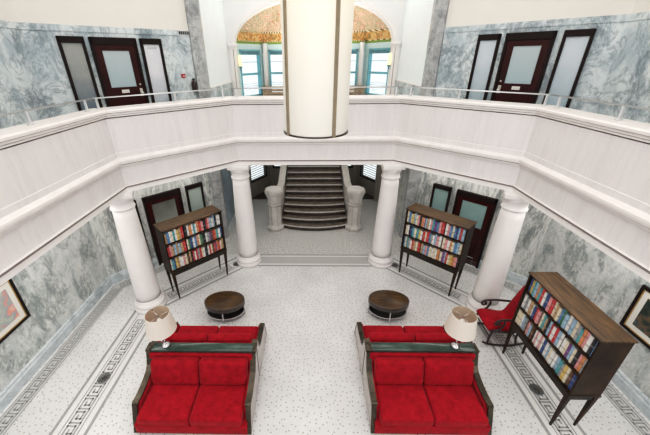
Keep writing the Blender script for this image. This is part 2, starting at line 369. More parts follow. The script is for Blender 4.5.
for i in (0, 1, 3, 4): keyrun(b, STRIP[i], STRIP[i+1], .17, .0055, M['inlay_key'], .42 if i != 0 else 0, .42 if i != 4 else 0)
struct(b.build('trim_6'))
b = MB()
for i in (0, 1, 3, 4): keyrun(b, WS[i], WS[i+1], .16, .0055, M['inlay_key'], .05, .05, .022)
struct(b.build('trim_7'))

# floor grilles (round cast rosettes let into the strip)
def grille(x, y, label):
    t = thing('floor_grille', label, 'floor grille', (x, y, .005), 0, 'round grilles in the floor border')
    b = MB(); b.lathe([(.105, 0), (.105, .006), (.085, .008), (.08, .005), (0, .005)], M['rosette'], 28); b.build('rim', t)
    b = MB()
    for k in range(8):
        a = k*pi/4; b.tube([(.015*cos(a), .015*sin(a), .008), (.078*cos(a), .078*sin(a), .008)], .005, M['rim'], 5)
    b.lathe([(.03, .006), (.03, .01), (0, .012)], M['rim'], 14); b.build('rosette', t)
grille(-3.76, 3.58, 'round grey floor grille in the border beside the left sofas')
grille(3.665, 3.47, 'round grey floor grille in the border below the near right bookcase')
grille(-2.12, 7.02, 'round grey floor grille beside the back left column')
grille(2.16, 7.0, 'round grey floor grille beside the back right column')

# walls: marble below, cream above
def wallseg(name, a, c, z0, z1, m, th=.18):
    """wall slab standing left of a->c"""
    b = MB(); d = Vector((c[0]-a[0], c[1]-a[1])).normalized(); n = Vector((-d.y, d.x))*th
    pts = [a, c, (c[0]+n.x, c[1]+n.y), (a[0]+n.x, a[1]+n.y)]
    b.prism(pts, z0, z1, m, 'z'); return struct(b.build(name))
wallseg('wall_left', WALL[0], WALL[1], 0, 2.98, M['wall_marble_low'])
wallseg('wall_left_upper', WALL[0], WALL[1], 2.98, TOP, M['wall_marble'])
wallseg('wall_back_left', WALL[1], WALL[2], 0, 2.98, M['pale_marble'])
wallseg('wall_back_left_upper', WALL[1], WALL[2], 2.98, TOP, M['wall_marble'])
wallseg('wall_back_right', WALL[3], WALL[4], 0, 2.98, M['pale_marble'])
wallseg('wall_back_right_upper', WALL[3], WALL[4], 2.98, TOP, M['wall_marble'])
wallseg('wall_right', WALL[4], WALL[5], 0, 2.98, M['wall_marble_low'])
wallseg('wall_right_upper', WALL[4], WALL[5], 2.98, TOP, M['wall_marble'])
for nm, i in (('wall_left_cream', 0), ('wall_back_left_cream', 1), ('wall_back_right_cream', 3), ('wall_right_cream', 4)):
    wallseg(nm, WALL[i], WALL[i+1], TOP, CEIL, M['cream'])
# thin ledge on top of the marble
for k, i in enumerate((0, 1, 3, 4)):
    b = MB(); b.sweep([WALL[i], WALL[i+1]], [(0, TOP-.10), (-.018, TOP-.10), (-.018, TOP), (0, TOP+.006)], M['pilaster'] if False else M['wall_marble']); struct(b.build('trim_%d' % (8+k)))
wallseg('wall_corridor_left', (-XC, YC), (-XC, YA), 0, 2.98, M['blue_marble'])
wallseg('wall_corridor_right', (XC, YA), (XC, YC), 0, 2.98, M['pale_marble'])
wallseg('wall_corridor_left_upper', (-XC, YC), (-XC, YA), 2.98, CEIL, M['white_daylit'])
wallseg('wall_corridor_right_upper', (XC, YA), (XC, YC), 2.98, CEIL, M['white_daylit'])
for s in (-1, 1):
    b = MB(); b.box((s*XC, YC+.25, F2), (s*(XC-.03), YA, 4.33), M['wall_marble']); b.box((s*XC, YC+.25, 4.33), (s*(XC-.045), YA, 4.36), M['moulding']); struct(b.build('trim_%d' % (13 if s < 0 else 14)))
    # marble pilaster on the corner
    e = .26; a = Vector((s*XC, YC)); d = Vector((s*.7071, -.7071)); n = Vector((-s*.7071, -.7071))
    p0, p1 = a+d*e, a; w = [p0, p0+n*.06, Vector((s*XC, YC))+Vector((-s*.06, -.02)), Vector((s*XC-s*.06, YC+.12)), Vector((s*XC, YC+.12)), p1]
    b = MB(); b.prism([tuple(v) for v in w], 0, CEIL, M['pilaster'], 'z'); struct(b.build('trim_%d' % (15 if s < 0 else 16)))
# baseboards
for nm, path in (('baseboard_left', WALL[:3]), ('baseboard_right', WALL[3:])):
    b = MB(); b.sweep(path, [(0, 0), (-.045, 0), (-.045, .17), (-.03, .20), (-.03, .235), (-.012, .26), (0, .26)], M['base_marble']); struct(b.build(nm))
for s, nm in ((-1, 'baseboard_corridor_left'), (1, 'baseboard_corridor_right')):
    b = MB(); b.box((s*XC, YC, 0), (s*(XC-.03), YA, .2), M['base_marble']); struct(b.build(nm))
# slabs (gallery floor) and soffit
b = MB()
for i in range(5):
    A, B_, Wa, Wb = VOID[i], VOID[i+1], WALL[i], WALL[i+1]
    b.poly([(*A, 2.98), (*B_, 2.98), (*Wb, 2.98), (*Wa, 2.98)], M['soffit']); b.poly([(*A, F2), (*Wa, F2), (*Wb, F2), (*B_, F2)], M['terrazzo_grey'])
b.box((-XC, YC, 2.98), (XC, 13, F2), M['soffit']); struct(b.build('floor_gallery', fix=False))
# ceiling
b = MB(); b.prism([(-XL-.2, Y0), (-XL-.2, YD+.2), (-XC-.2, YC+.2), (-XC-.2, YA+.3), (XC+.2, YA+.3), (XC+.2, YC+.2), (XL+.2, YD+.2), (XL+.2, Y0)], CEIL, CEIL+.15, M['ceiling'], 'z'); struct(b.build('ceiling'))
# balcony parapet with mouldings
b = MB(); b.sweep(VOID, [(0, 2.9), (0, 4.12), (.24, 4.12), (.24, 2.9)], M['parapet']); par = struct(b.build('wall_balcony_parapet'))
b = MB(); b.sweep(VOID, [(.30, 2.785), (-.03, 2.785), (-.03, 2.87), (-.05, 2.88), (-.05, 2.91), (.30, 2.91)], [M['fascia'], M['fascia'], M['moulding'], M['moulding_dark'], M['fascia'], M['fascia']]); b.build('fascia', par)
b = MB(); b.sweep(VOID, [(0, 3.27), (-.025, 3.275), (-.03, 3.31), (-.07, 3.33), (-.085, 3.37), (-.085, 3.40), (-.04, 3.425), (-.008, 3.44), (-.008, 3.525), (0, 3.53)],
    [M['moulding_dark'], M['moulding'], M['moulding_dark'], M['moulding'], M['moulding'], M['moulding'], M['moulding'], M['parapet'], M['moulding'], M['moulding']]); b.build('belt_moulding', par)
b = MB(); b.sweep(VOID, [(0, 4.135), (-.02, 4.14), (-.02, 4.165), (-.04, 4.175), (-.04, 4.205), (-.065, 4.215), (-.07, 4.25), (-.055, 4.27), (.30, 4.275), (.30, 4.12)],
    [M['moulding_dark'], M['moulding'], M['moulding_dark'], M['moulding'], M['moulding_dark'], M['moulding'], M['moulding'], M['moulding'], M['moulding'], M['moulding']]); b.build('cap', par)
# handrail on the parapet
hr = thing('handrail', 'thin metal handrail on short posts along the top of the balcony parapet', 'handrail', (0, 0, 0))
RP = [(-3.75, Y0), (-3.75, 5.47), (-1.88, 7.25), (1.88, 7.25), (3.75, 5.47), (3.75, Y0)]
b = MB()
for i in range(5):
    b.tube([(*RP[i], 4.445), (*RP[i+1], 4.445)], .012, M['steel'], 8)
b.build('rail', hr)
for x, y in ((-3.75, 4.08), (-3.75, 5.24), (-3.72, 5.50), (-2.75, 6.42), (-2.0, 7.14), (-1.72, 7.25), (1.72, 7.25), (2.0, 7.14), (2.72, 6.45), (3.72, 5.50), (3.75, 5.24), (3.75, 4.15), (-3.75, 2.3), (3.75, 2.3)):
    b = MB(); b.box((-.016, -.016, 0), (.016, .016, .165), M['steel'], bev=.004, seg=1); b.lathe([(.04, 0), (.04, .01), (.02, .014)], M['steel'], 12); b.build('post', hr, (x, y, 4.275), 0)

# ------------------------------------------------------------------ columns
def column(x, y, label):
    t = thing('column', label, 'column', (x, y, 0), 0, 'round white columns under the balcony')
    b = MB(); b.lathe([(.335, 0), (.335, .08), (.32, .085), (.32, .10)], M['column'], 40)
    b.lathe([(.30, .10), (.315, .125), (.325, .155), (.315, .185), (.295, .21), (.285, .22), (.285, .25), (.262, .28)], M['column'], 40, close=False); b.build('base', t)
    b = MB(); b.lathe([(.255+.0 - .055*((z/12)**1.6), .26+2.19*z/12) for z in range(13)], M['column'], 40); b.build('shaft', t)
    b = MB(); b.lathe([(.20, 2.44), (.216, 2.45), (.226, 2.472), (.218, 2.495), (.205, 2.505), (.207, 2.60), (.22, 2.615), (.238, 2.66), (.245, 2.70)], M['column'], 40)
    b.box((-.25, -.25, 2.70), (.25, .25, 2.79), M['column'], Matrix.Rotation(radians(22.5)*(1 if x < 0 else -1) if abs(x) > 3 else 0, 4, 'Z'), .012, 1); b.build('capital', t)
column(-1.805, 7.17, 'back left white round column between the left bookcase and staircase')
column(1.805, 7.17, 'back right white round column between the staircase and middle bookcase')
column(-3.76, 5.44, 'front left white round column beside the left bookcase')
column(3.71, 5.42, 'front right white round column behind the red rocking chair')

# ------------------------------------------------------------------ doors and sidelights on the diagonal walls
dn = [0]
def diag_frame(s):
    """matrix: local x runs along the wall away from the corner (|x| growing), local -y faces the hall"""
    return s
def door_unit(s, a0, a1, z0, h, kind, gm, extras=()):
    """s=-1 left wall, +1 right; a0<a1 are |x| positions along the wall y=11.25-|x|"""
    dn[0] += 1; ac = (a0+a1)/2; w = (a1-a0)*sqrt(2)
    t = empty('door_%d' % dn[0] if kind == 'door' else 'window_%d' % dn[0], (s*ac, 11.25-ac, z0), radians(45) if s < 0 else radians(-45)); t['kind'] = 'structure'
    hw = w/2; f = .055 if kind == 'door' else .05; ft = .13 if kind == 'door' else .11; d = .07  # door head is frame plus the recess shade drawn in as dark band
    b = MB(); fm = M['frame_dark'] if kind != 'door' else M['frame_dark']
    b.box((-hw, -d, 0), (-hw+f, .02, h), fm, bev=.006, seg=1); b.box((hw-f, -d, 0), (hw, .02, h), fm, bev=.006, seg=1); b.box((-hw, -d, h-ft), (hw, .02, h), fm, bev=.006, seg=1)
    if kind != 'door': b.box((-hw, -d, 0), (hw, .02, .12), fm)
    b.build('door_frame' if kind == 'door' else 'window_frame', t)
    if kind == 'door':
        st = .125; gz0, gz1 = 1.10, h-.235; iw = hw-f
        b = MB(); y0, y1 = -.045, .015
        b.box((-iw, y0, .02), (-iw+st, y1, h-ft), M['mahogany'], bev=.004, seg=1); b.box((iw-st, y0, .02), (iw, y1, h-ft), M['mahogany'], bev=.004, seg=1)
        b.box((-iw+st, y0, gz1), (iw-st, y1, h-ft), M['mahogany']); b.box((-iw+st, y0, .74), (iw-st, y1, gz0), M['mahogany']); b.box((-iw+st, y0, .02), (iw-st, y1, .22), M['mahogany'])
        b.box((-iw+st, -.028, .22), (iw-st, y1, .74), M['mahogany']); b.box((-iw+st+.04, -.038, .27), (iw-st-.04, y1, .69), M['mahogany'], bev=.008, seg=1)
        lf = b.build('door_leaf', t)
        b = MB(); b.box((-iw+st, -.03, gz0), (iw-st, .01, gz1), gm)
        b.build('pane', lf)
        hs = -1 if s > 0 else 1; hx = hs*(iw-.055)
        b = MB(); b.box((hx-.03, y0-.008, .90), (hx+.03, y0, 1.06), M['nickel'], bev=.003, seg=1); b.lathe([(.012, 0), (.012, .03), (.028, .035), (.028, .055), (0, .06)], M['nickel'], 14)
        for v in b.bm.verts:
            if v.co.z < .1: v.co = Vector((hx+v.co.x, y0-.008-v.co.z, .97+v.co.y))
        b.lathe([(.018, 0), (.018, .02), (0, .022)], M['nickel'], 12)
        for v in b.bm.verts:
            if v.co.z < .1 and v.co.y > -.03: v.co = Vector((hx+v.co.x, y0-v.co.z, 1.14+v.co.y))
        b.build('door_handle', lf)
        b = MB(); b.box((-.075, y0-.008, .985), (.075, y0, 1.05), M['mat_white'], bev=.003, seg=1); b.box((-.055, y0-.011, 1.01), (.055, y0-.006, 1.026), M['nickel']); b.build('mail_slot', lf)
    else:
        b = MB(); b.box((-hw+f, -.03, .12), (hw-f, .01, h-ft), gm); b.build('pane', t)
        if 'sign' in extras:
            b = MB(); g = M['inlay_key']
            for k in range(7): b.box((-.10+k*.029, -.034, h-.20), (-.10+k*.029+.02, -.030, h-.165), M['inlay_pale'])
            b.build('lettering', t)
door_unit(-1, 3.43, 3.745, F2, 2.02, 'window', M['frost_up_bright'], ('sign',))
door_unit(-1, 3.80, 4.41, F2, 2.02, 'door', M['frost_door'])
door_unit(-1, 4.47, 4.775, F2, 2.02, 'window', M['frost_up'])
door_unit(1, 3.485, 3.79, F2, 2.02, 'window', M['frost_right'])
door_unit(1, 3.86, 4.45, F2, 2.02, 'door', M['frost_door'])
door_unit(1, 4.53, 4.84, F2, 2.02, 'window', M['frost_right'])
door_unit(-1, 3.14, 3.48, 0, 1.99, 'window', M['frost_pale_green'])
door_unit(-1, 3.585, 4.265, 0, 1.99, 'door', M['frost_dim'])
door_unit(-1, 4.37, 4.71, 0, 1.99, 'window', M['frost_dim'])
door_unit(1, 3.235, 3.575, 0, 1.98, 'window', M['frost_low'])
door_unit(1, 3.68, 4.345, 0, 1.98, 'door', M['frost_low'])
door_unit(1, 4.42, 4.64, 0, 1.98, 'window', M['frost_low'])

# small fittings on the upper left wall
def wall_at(s, a): return (s*a, 11.25-a)
x, y = wall_at(-1, 3.0)
t = thing('fire_extinguisher', 'small dark fire extinguisher on the upper left marble wall beside the pilaster', 'fire extinguisher', (x+.05, y-.05, 4.30), radians(45))
b = MB(); b.lathe([(.05, 0), (.055, .02), (.055, .20), (.045, .235), (.02, .25), (.02, .27)], M['dark_red'], 20); b.build('cylinder', t)
b = MB(); b.box((-.02, -.025, .27), (.02, .025, .30), M['black']); b.box((-.01, -.075, .29), (.01, .04, .305), M['black']); b.tube([(.02, 0, .28), (.07, -.01, .25), (.07, -.01, .12)], .008, M['black'], 6); b.build('valve_handle', t)
x, y = wall_at(-1, 3.15)
t = thing('fire_alarm', 'small red fire alarm box on the upper left marble wall', 'fire alarm', (x, y, 4.62), radians(45))
b = MB(); b.box((-.045, -.04, 0), (.045, 0, .09), M['red'], bev=.008); b.build('housing', t)
b = MB(); b.box((-.025, -.048, .03), (.025, -.04, .05), M['mat_white'], bev=.003, seg=1); b.build('pull_handle', t)
x, y = wall_at(-1, 3.02)
t = thing('wall_vent', 'small dark slotted plate at the top of the upper left marble wall', 'vent', (x+.012, y-.012, 5.52), radians(45))
b = MB(); b.box((-.14, -.012, 0), (.14, .0, .075), M['inlay_pale']); b.build('plate', t)
b = MB()
for k in range(6): b.box((-.125+k*.045, -.02, .008), (-.125+k*.045+.026, -.012, .067), M['black'])
b.build('slot', t)

# ------------------------------------------------------------------ arch wall and bay
AX, AS, AR = 2.50, 5.45, 1.2
def arch_pts(k, rx=AX, rz=AR): return [(-rx*cos(pi*i/k), AS+rz*sin(pi*i/k)) for i in range(k+1)]
N = 40; A = arch_pts(N)
b = MB()
for y in (YA, YA+.35):
    vs = []
    for i in range(N):
        p, q = A[i], A[i+1]; b.poly([(p[0], y, p[1]), (q[0], y, q[1]), (q[0], y, CEIL), (p[0], y, CEIL)], M['white'])
    for s in (-1, 1): b.poly([(s*AX, y, F2), (s*(XC+.15), y, F2), (s*(XC+.15), y, CEIL), (s*AX, y, CEIL)], M['white'])
for i in range(N):
    p, q = A[i], A[i+1]; b.poly([(p[0], YA, p[1]), (q[0], YA, q[1]), (q[0], YA+.35, q[1]), (p[0], YA+.35, p[1])], M['white'])
for s in (-1, 1): b.poly([(s*AX, YA, F2), (s*AX, YA+.35, F2), (s*AX, YA+.35, AS), (s*AX, YA, AS)], M['white'])
struct(b.build('wall_back'))
b = MB()   # moulded archivolt
for r0, r1, yy in ((0.0, .09, .05), (.09, .15, .03)):
    P0 = arch_pts(N, AX+r0, AR+r0); P1 = arch_pts(N, AX+r1, AR+r1)
    for i in range(N):
        b.poly([(P0[i][0], YA-yy, P0[i][1]), (P0[i+1][0], YA-yy, P0[i+1][1]), (P1[i+1][0], YA-yy, P1[i+1][1]), (P1[i][0], YA-yy, P1[i][1])], M['fascia'])
        for P in (P0, P1): b.poly([(P[i][0], YA-yy, P[i][1]), (P[i+1][0], YA-yy, P[i+1][1]), (P[i+1][0], YA, P[i+1][1]), (P[i][0], YA, P[i][1])], M['moulding'])
struct(b.build('trim_17'))
for k, s in enumerate((-1, 1)):
    b = MB(); b.box((s*(AX-.0), YA-.05, F2), (s*(AX+.17), YA, AS-.12), M['fascia']); b.box((s*(AX-.05), YA-.08, AS-.12), (s*(AX+.20), YA+.02, AS-.07), M['moulding'], bev=.01, seg=1); b.box((s*(AX-.08), YA-.10, AS-.07), (s*(AX+.22), YA+.02, AS), M['fascia'], bev=.012, seg=1)
    b.box((s*(AX+.06), YA-.06, F2+.2), (s*(AX+.075), YA-.05, AS-.15), M['moulding_dark']); struct(b.build('trim_%d' % (18+k)))

def bay_wall(name, a, c, z0, z1, holes, m, th=.16):
    a, c = Vector(a), Vector(c); L = (c-a).length; d = (c-a)/L; ang = math.atan2(d.y, d.x)
    mt = Matrix.Translation((a.x, a.y, 0)) @ Matrix.Rotation(ang, 4, 'Z'); b = MB(); x = 0
    for (h0, h1, za, zb) in holes:
        b.box((x, 0, z0), (h0, th, z1), m, mt); b.box((h0, 0, z0), (h1, th, za), m, mt); b.box((h0, 0, zb), (h1, th, z1), m, mt); x = h1
    b.box((x, 0, z0), (L, th, z1), m, mt); return struct(b.build(name)), mt, L, ang
wn = [20]
def sash(mt, ang, x0, x1, z0, z1, upper=True):
    wn[0] += 1; t = empty('window_%d' % wn[0], mt @ Vector(((x0+x1)/2, 0, z0)), ang); t['kind'] = 'structure'
    w = (x1-x0)/2; h = z1-z0; fm = M['teal'] if upper else M['black']; f = .05 if upper else .07
    b = MB(); b.box((-w, -.02, 0), (-w+f, .1, h), fm); b.box((w-f, -.02, 0), (w, .1, h), fm); b.box((-w, -.02, h-f), (w, .1, h), fm); b.box((-w, -.02, 0), (w, .1, f), fm)
    if upper:
        b.box((-w, -.01, h*.47), (w, .09, h*.47+.07), fm); b.box((-w, .02, h*.74), (w, .06, h*.74+.016), M['teal_dark'])
    b.build('window_frame', t)
    b = MB(); b.box((-w+f, .045, f), (w-f, .05, h-f), M['glass']); b.build('pane', t)
    if upper:
        b = MB(); b.box((-w+f, .0, h-.16), (w-f, .03, h-f), M['teal_dark']); b.build('blind', t)
        b = MB()
        for zz in (.40, .33): b.box((-w, .16, zz), (w, .175, zz+.014), M['white'])
        b.tube([(-w+2*w*i/16, .167, .33-.30*sin(pi*i/16)) for i in range(17)], .006, M['white'], 5); b.tube([(-w, .167, .1), (w, .167, .33)], .005, M['white'], 5); b.build('window_guard', t)
    else:
        b = MB(); k = int((h-.14)/.09)+1
        for i in range(k): b.box((-w+f, -.012+.0, f+i*.09+.0), (w-f, .0, f+i*.09+.022), M['blind'], None)
        b.build('blind', t)
Lb = (Vector(BAY[1])-Vector(BAY[0])).length
# upper bay
W1 = (.20, Lb-.20, 3.80, 5.30)
_, mt, L, ang = bay_wall('wall_bay_left', BAY[0], BAY[1], F2, 5.52, [W1], M['pale_teal']); sash(mt, ang, *W1)
_, mt, L, ang = bay_wall('wall_bay_back', BAY[1], BAY[2], F2, 5.52, [(.20, .92, 3.8, 5.30), (1.44, 2.16, 3.8, 5.30), (2.68, 3.40, 3.8, 5.30)], M['pale_teal'])
for h in ((.20, .92, 3.8, 5.30), (1.44, 2.16, 3.8, 5.30), (2.68, 3.40, 3.8, 5.30)): sash(mt, ang, *h)
W2 = (.20, Lb-.20, 3.80, 5.30)
_, mt, L, ang = bay_wall('wall_bay_right', BAY[2], BAY[3], F2, 5.52, [W2], M['pale_teal']); sash(mt, ang, *W2)
# round white posts in the corners of the bay
for k, s in enumerate((-1, 1)):
    b = MB(); b.lathe([(.085, F2), (.085, 5.1), (.10, 5.15), (.07, 5.2), (.07, 5.42), (.1, 5.5)], M['white'], 18, (s*1.72, 12.55, 0)); struct(b.build('trim_%d' % (20+k)))
b = MB(); rows = []
for i in range(13):
    f = i/12*pi/2; c_, z = cos(f), 5.47+1.3*sin(f)
    rows.append([b.bm.verts.new((px*c_, YA+.05+(py-YA-.05)*c_, z)) for px, py in [(-2.64, YA+.05)]+BAY+[(2.7, YA+.05)]] if i < 12 else [b.bm.verts.new((0, YA+.05, z))]*6)
for i in range(12):
    for k in range(5):
        if i < 11: b.face([rows[i][k], rows[i][k+1], rows[i+1][k+1], rows[i+1][k]], M['vault'])
        else: b.face([rows[i][k], rows[i][k+1], rows[i+1][0]], M['vault'])
struct(b.build('ceiling_bay_vault'))
# long slatted bench under the bay windows
t = thing('bench', 'brown slatted wooden bench under the upper bay windows behind the lantern', 'bench', (0, 12.25, F2))
b = MB(); b.box((-1.86, -.2, .66), (1.86, .22, .71), M['bench'], bev=.006, seg=1); b.build('seat', t)
b = MB()
for k in range(6): b.box((-1.82, -.17, .06+k*.1), (1.82, -.14, .06+k*.1+.08), M['bench'])
b.build('slatted_front', t)
for x in (-1.7, -.55, .55, 1.7):
    b = MB(); b.box((x-.04, -.14, 0), (x+.04, .2, .66), M['bench']); b.build('leg', t)
# sconces on the arch jambs
for s, lab in ((-1, 'glowing wall sconce on the left jamb of the arch'), (1, 'glowing wall sconce on the right jamb of the arch')):
    t = thing('wall_sconce', lab, 'wall lamp', (s*(AX-.07)+(.03 if s < 0 else .02), YA+.08, 4.78), 0, 'pair of sconces on the arch')
    b = MB(); b.box((-.02 if s < 0 else -.05, -.03, -.02), (.05 if s < 0 else .02, .03, .02), M['teal_dark'])
    b.lathe([(.0, -.12), (.02, -.10), (.02, -.05), (.045, -.02), (.05, 0), (.05, .02)], M['teal_dark'], 14); b.build('bracket', t)
    b = MB(); b.lathe([(.05, .02), (.055, .18), (.05, .34), (.02, .36)], M['sconce'], 16); b.build('shade', t)
    for v in ():
        pass
# ground floor bay behind the stairs
G1 = (.18, Lb-.22, .62, 2.3)
_, mt, L, ang = bay_wall('wall_stair_left', BAY[0], BAY[1], 0, 2.98, [G1], M['panel_beige']); sash(mt, ang, *G1, upper=False)
_, mt, L, ang = bay_wall('wall_stair_back', BAY[1], BAY[2], 0, 2.98, [(.12, .62, .9, 2.4), (2.98, 3.48, .9, 2.4)], M['panel_beige'])
for h in ((.12, .62, .9, 2.4), (2.98, 3.48, .9, 2.4)): sash(mt, ang, *h, upper=False)
G2 = (.22, Lb-.18, .62, 2.3)
_, mt, L, ang = bay_wall('wall_stair_right', BAY[2], BAY[3], 0, 2.98, [G2], M['panel_beige']); sash(mt, ang, *G2, upper=False)
b = MB(); b.poly([(-2.6, 11.44, .003), (2.6, 11.44, .003), (2.6, 12.8, .003), (-2.6, 12.8, .003)], M['stairwell_shade']); struct(b.build('floor_stair_bay_shade'))  # dark sheet laid in for the shade of the stairwell
for k, s in enumerate((-1, 1)):
    b = MB(); b.box((s*2.40, YA, 0), (s*(XC+.1), YA+.16, 2.98), M['panel_beige']); struct(b.build('wall_stair_jamb_left' if s < 0 else 'wall_stair_jamb_right'))

# ------------------------------------------------------------------ staircase
st = thing('staircase', 'worn stone staircase with bowed lower steps between two octagonal newel posts', 'staircase', (.03, 8.93, 0))
RI, TR = .150, .238
for k in range(15):
    bow = .22*max(0, 1-k/6.0); hw = 1.05-.010*k if k > 1 else 1.07; y = k*TR
    n = 14; arc = [(-hw+2*hw*i/n, y+bow*(( -1+2*i/n)**2)-bow*.25) for i in range(n+1)]
    nose = [(x_, y_-.025) for x_, y_ in arc]
    yb = max(y+TR+.05, max(p[1] for p in arc)+.03)
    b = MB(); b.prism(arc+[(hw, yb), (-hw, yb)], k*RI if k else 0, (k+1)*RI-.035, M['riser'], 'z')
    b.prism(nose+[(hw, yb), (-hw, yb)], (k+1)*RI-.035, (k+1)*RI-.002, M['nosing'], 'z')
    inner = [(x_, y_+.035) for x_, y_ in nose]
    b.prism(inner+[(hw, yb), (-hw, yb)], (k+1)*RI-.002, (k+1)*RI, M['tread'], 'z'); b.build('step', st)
# solid stone balustrades sloping up and curving in
for s in (-1, 1):
    b = MB(); n = 16; pts = []
    for i in range(n+1):
        f = i/n; y = .25+f*3.25; x = s*(1.14-.10*f+.10*max(0, 1-f*4)); z1 = .95+f*2.1 - .0*f if f > .12 else .98+.12*f*8
        z1 = min(2.95, .78+.62*y*RI/TR*1.0+.30*max(0, 1-f*5)); pts.append((x, y, z1))
    for i in range(n):
        (xa, ya, za), (xb_, yb_, zb) = pts[i], pts[i+1]; h = .075
        for q0, q1 in (((-h, h)),):
            v = [(xa+q0, ya, 0), (xa+q1, ya, 0), (xb_+q1, yb_, 0), (xb_+q0, yb_, 0)]; u = [(xa+q0, ya, za), (xa+q1, ya, za), (xb_+q1, yb_, zb), (xb_+q0, yb_, zb)]
            V = [b.bm.verts.new(p) for p in v+u]
            for f_ in ((0, 1, 2, 3), (4, 5, 6, 7), (0, 1, 5, 4), (1, 2, 6, 5), (2, 3, 7, 6), (3, 0, 4, 7)): b.face([V[j] for j in f_], M['stone_pale'])
        h = .11
        V = [b.bm.verts.new(p) for p in [(xa-h, ya, za), (xa+h, ya, za), (xb_+h, yb_, zb), (xb_-h, yb_, zb), (xa-h, ya, za+.07), (xa+h, ya, za+.07), (xb_+h, yb_, zb+.07), (xb_-h, yb_, zb+.07)]]
        for f_ in ((0, 1, 2, 3), (4, 5, 6, 7), (0, 1, 5, 4), (1, 2, 6, 5), (2, 3, 7, 6), (3, 0, 4, 7)): b.face([V[j] for j in f_], M['stone_pale'])
    b.build('balustrade', st)
for s in (-1, 1):
    b = MB(); a0 = pi/8
    b.lathe([(.29, 0), (.29, .10), (.245, .14), (.225, .18), (.215, .86), (.24, .88), (.24, .92), (.215, .95), (.22, 1.08), (.27, 1.22), (.305, 1.29), (.305, 1.36), (.28, 1.39)], M['stone_pale'], 8, (s*1.275, .16, 0), smooth=False, a0=a0, a1=a0+2*pi)
    np_ = b.build('newel_post', st)
    b = MB()
    for z0, z1, rr in ((.845, .862, .222), (.938, .952, .222), (.02, .035, .294)): b.lathe([(rr-.01, z0), (rr, z0), (rr, z1), (rr-.01, z1)], M['moulding_dark'], 8, (s*1.275, .16, 0), smooth=False, a0=a0, a1=a0+2*pi)
    for k in range(8):
        q = a0+k*pi/4; b.tube([(s*1.275+.228*cos(q), .16+.228*sin(q), .19), (s*1.275+.218*cos(q), .16+.218*sin(q), .84)], .006, M['panel_beige'], 5)  # darker edge lines paint in the facet shading; the rings are seams
    b.build('rings_and_edge_shade', np_)
    b = MB(); b.lathe([(.24, 1.39), (.235, 1.40), (0, 1.405)], M['inlay_white'], 8, (s*1.275, .16, 0), smooth=False, a0=a0, a1=a0+2*pi); b.build('newel_cap', np_)

# ------------------------------------------------------------------ hanging lantern
LX, LY, LR = -.065, 3.9, .394
t = thing('pendant_lantern', 'huge cream cylindrical lantern hanging over the middle of the hall', 'pendant lamp', (LX, LY, 4.20))
b = MB(); b.lathe([(LR-.012, .03), (LR-.012, 2.4)], M['lantern'], 64, close=False); b.lathe([(LR-.02, .04), (.2, .03), (0, .03)], M['lantern'], 64, close=False); b.build('opal_cylinder', t)
b = MB(); b.lathe([(LR-.03, 0), (LR, 0), (LR, .015), (LR-.03, .015), (LR-.03, 0)], M['bronze'], 64, close=False); b.lathe([(LR-.03, 2.38), (LR+.01, 2.38), (LR+.01, 2.44), (0, 2.5)], M['bronze'], 64, close=False); b.build('rim', t)
for k in range(4):
    a = radians(-90+35.5+k*95) if k < 2 else radians(-90+35.5+95+k*88)
    a = radians([-60, -146, 30, 124][k])
    b = MB(); b.box((LR-.02, -.019, .01), (LR+.006, .019, 2.4), M['lantern_trim'], Matrix.Rotation(a, 4, 'Z')); b.build('trim_bar', t)
b = MB(); b.tube([(0, 0, 2.45), (0, 0, CEIL-4.2)], .025, M['bronze'], 12); b.lathe([(.14, CEIL-4.25), (.1, CEIL-4.3), (.03, CEIL-4.34)], M['bronze'], 24); b.build('hanging_rod', t)

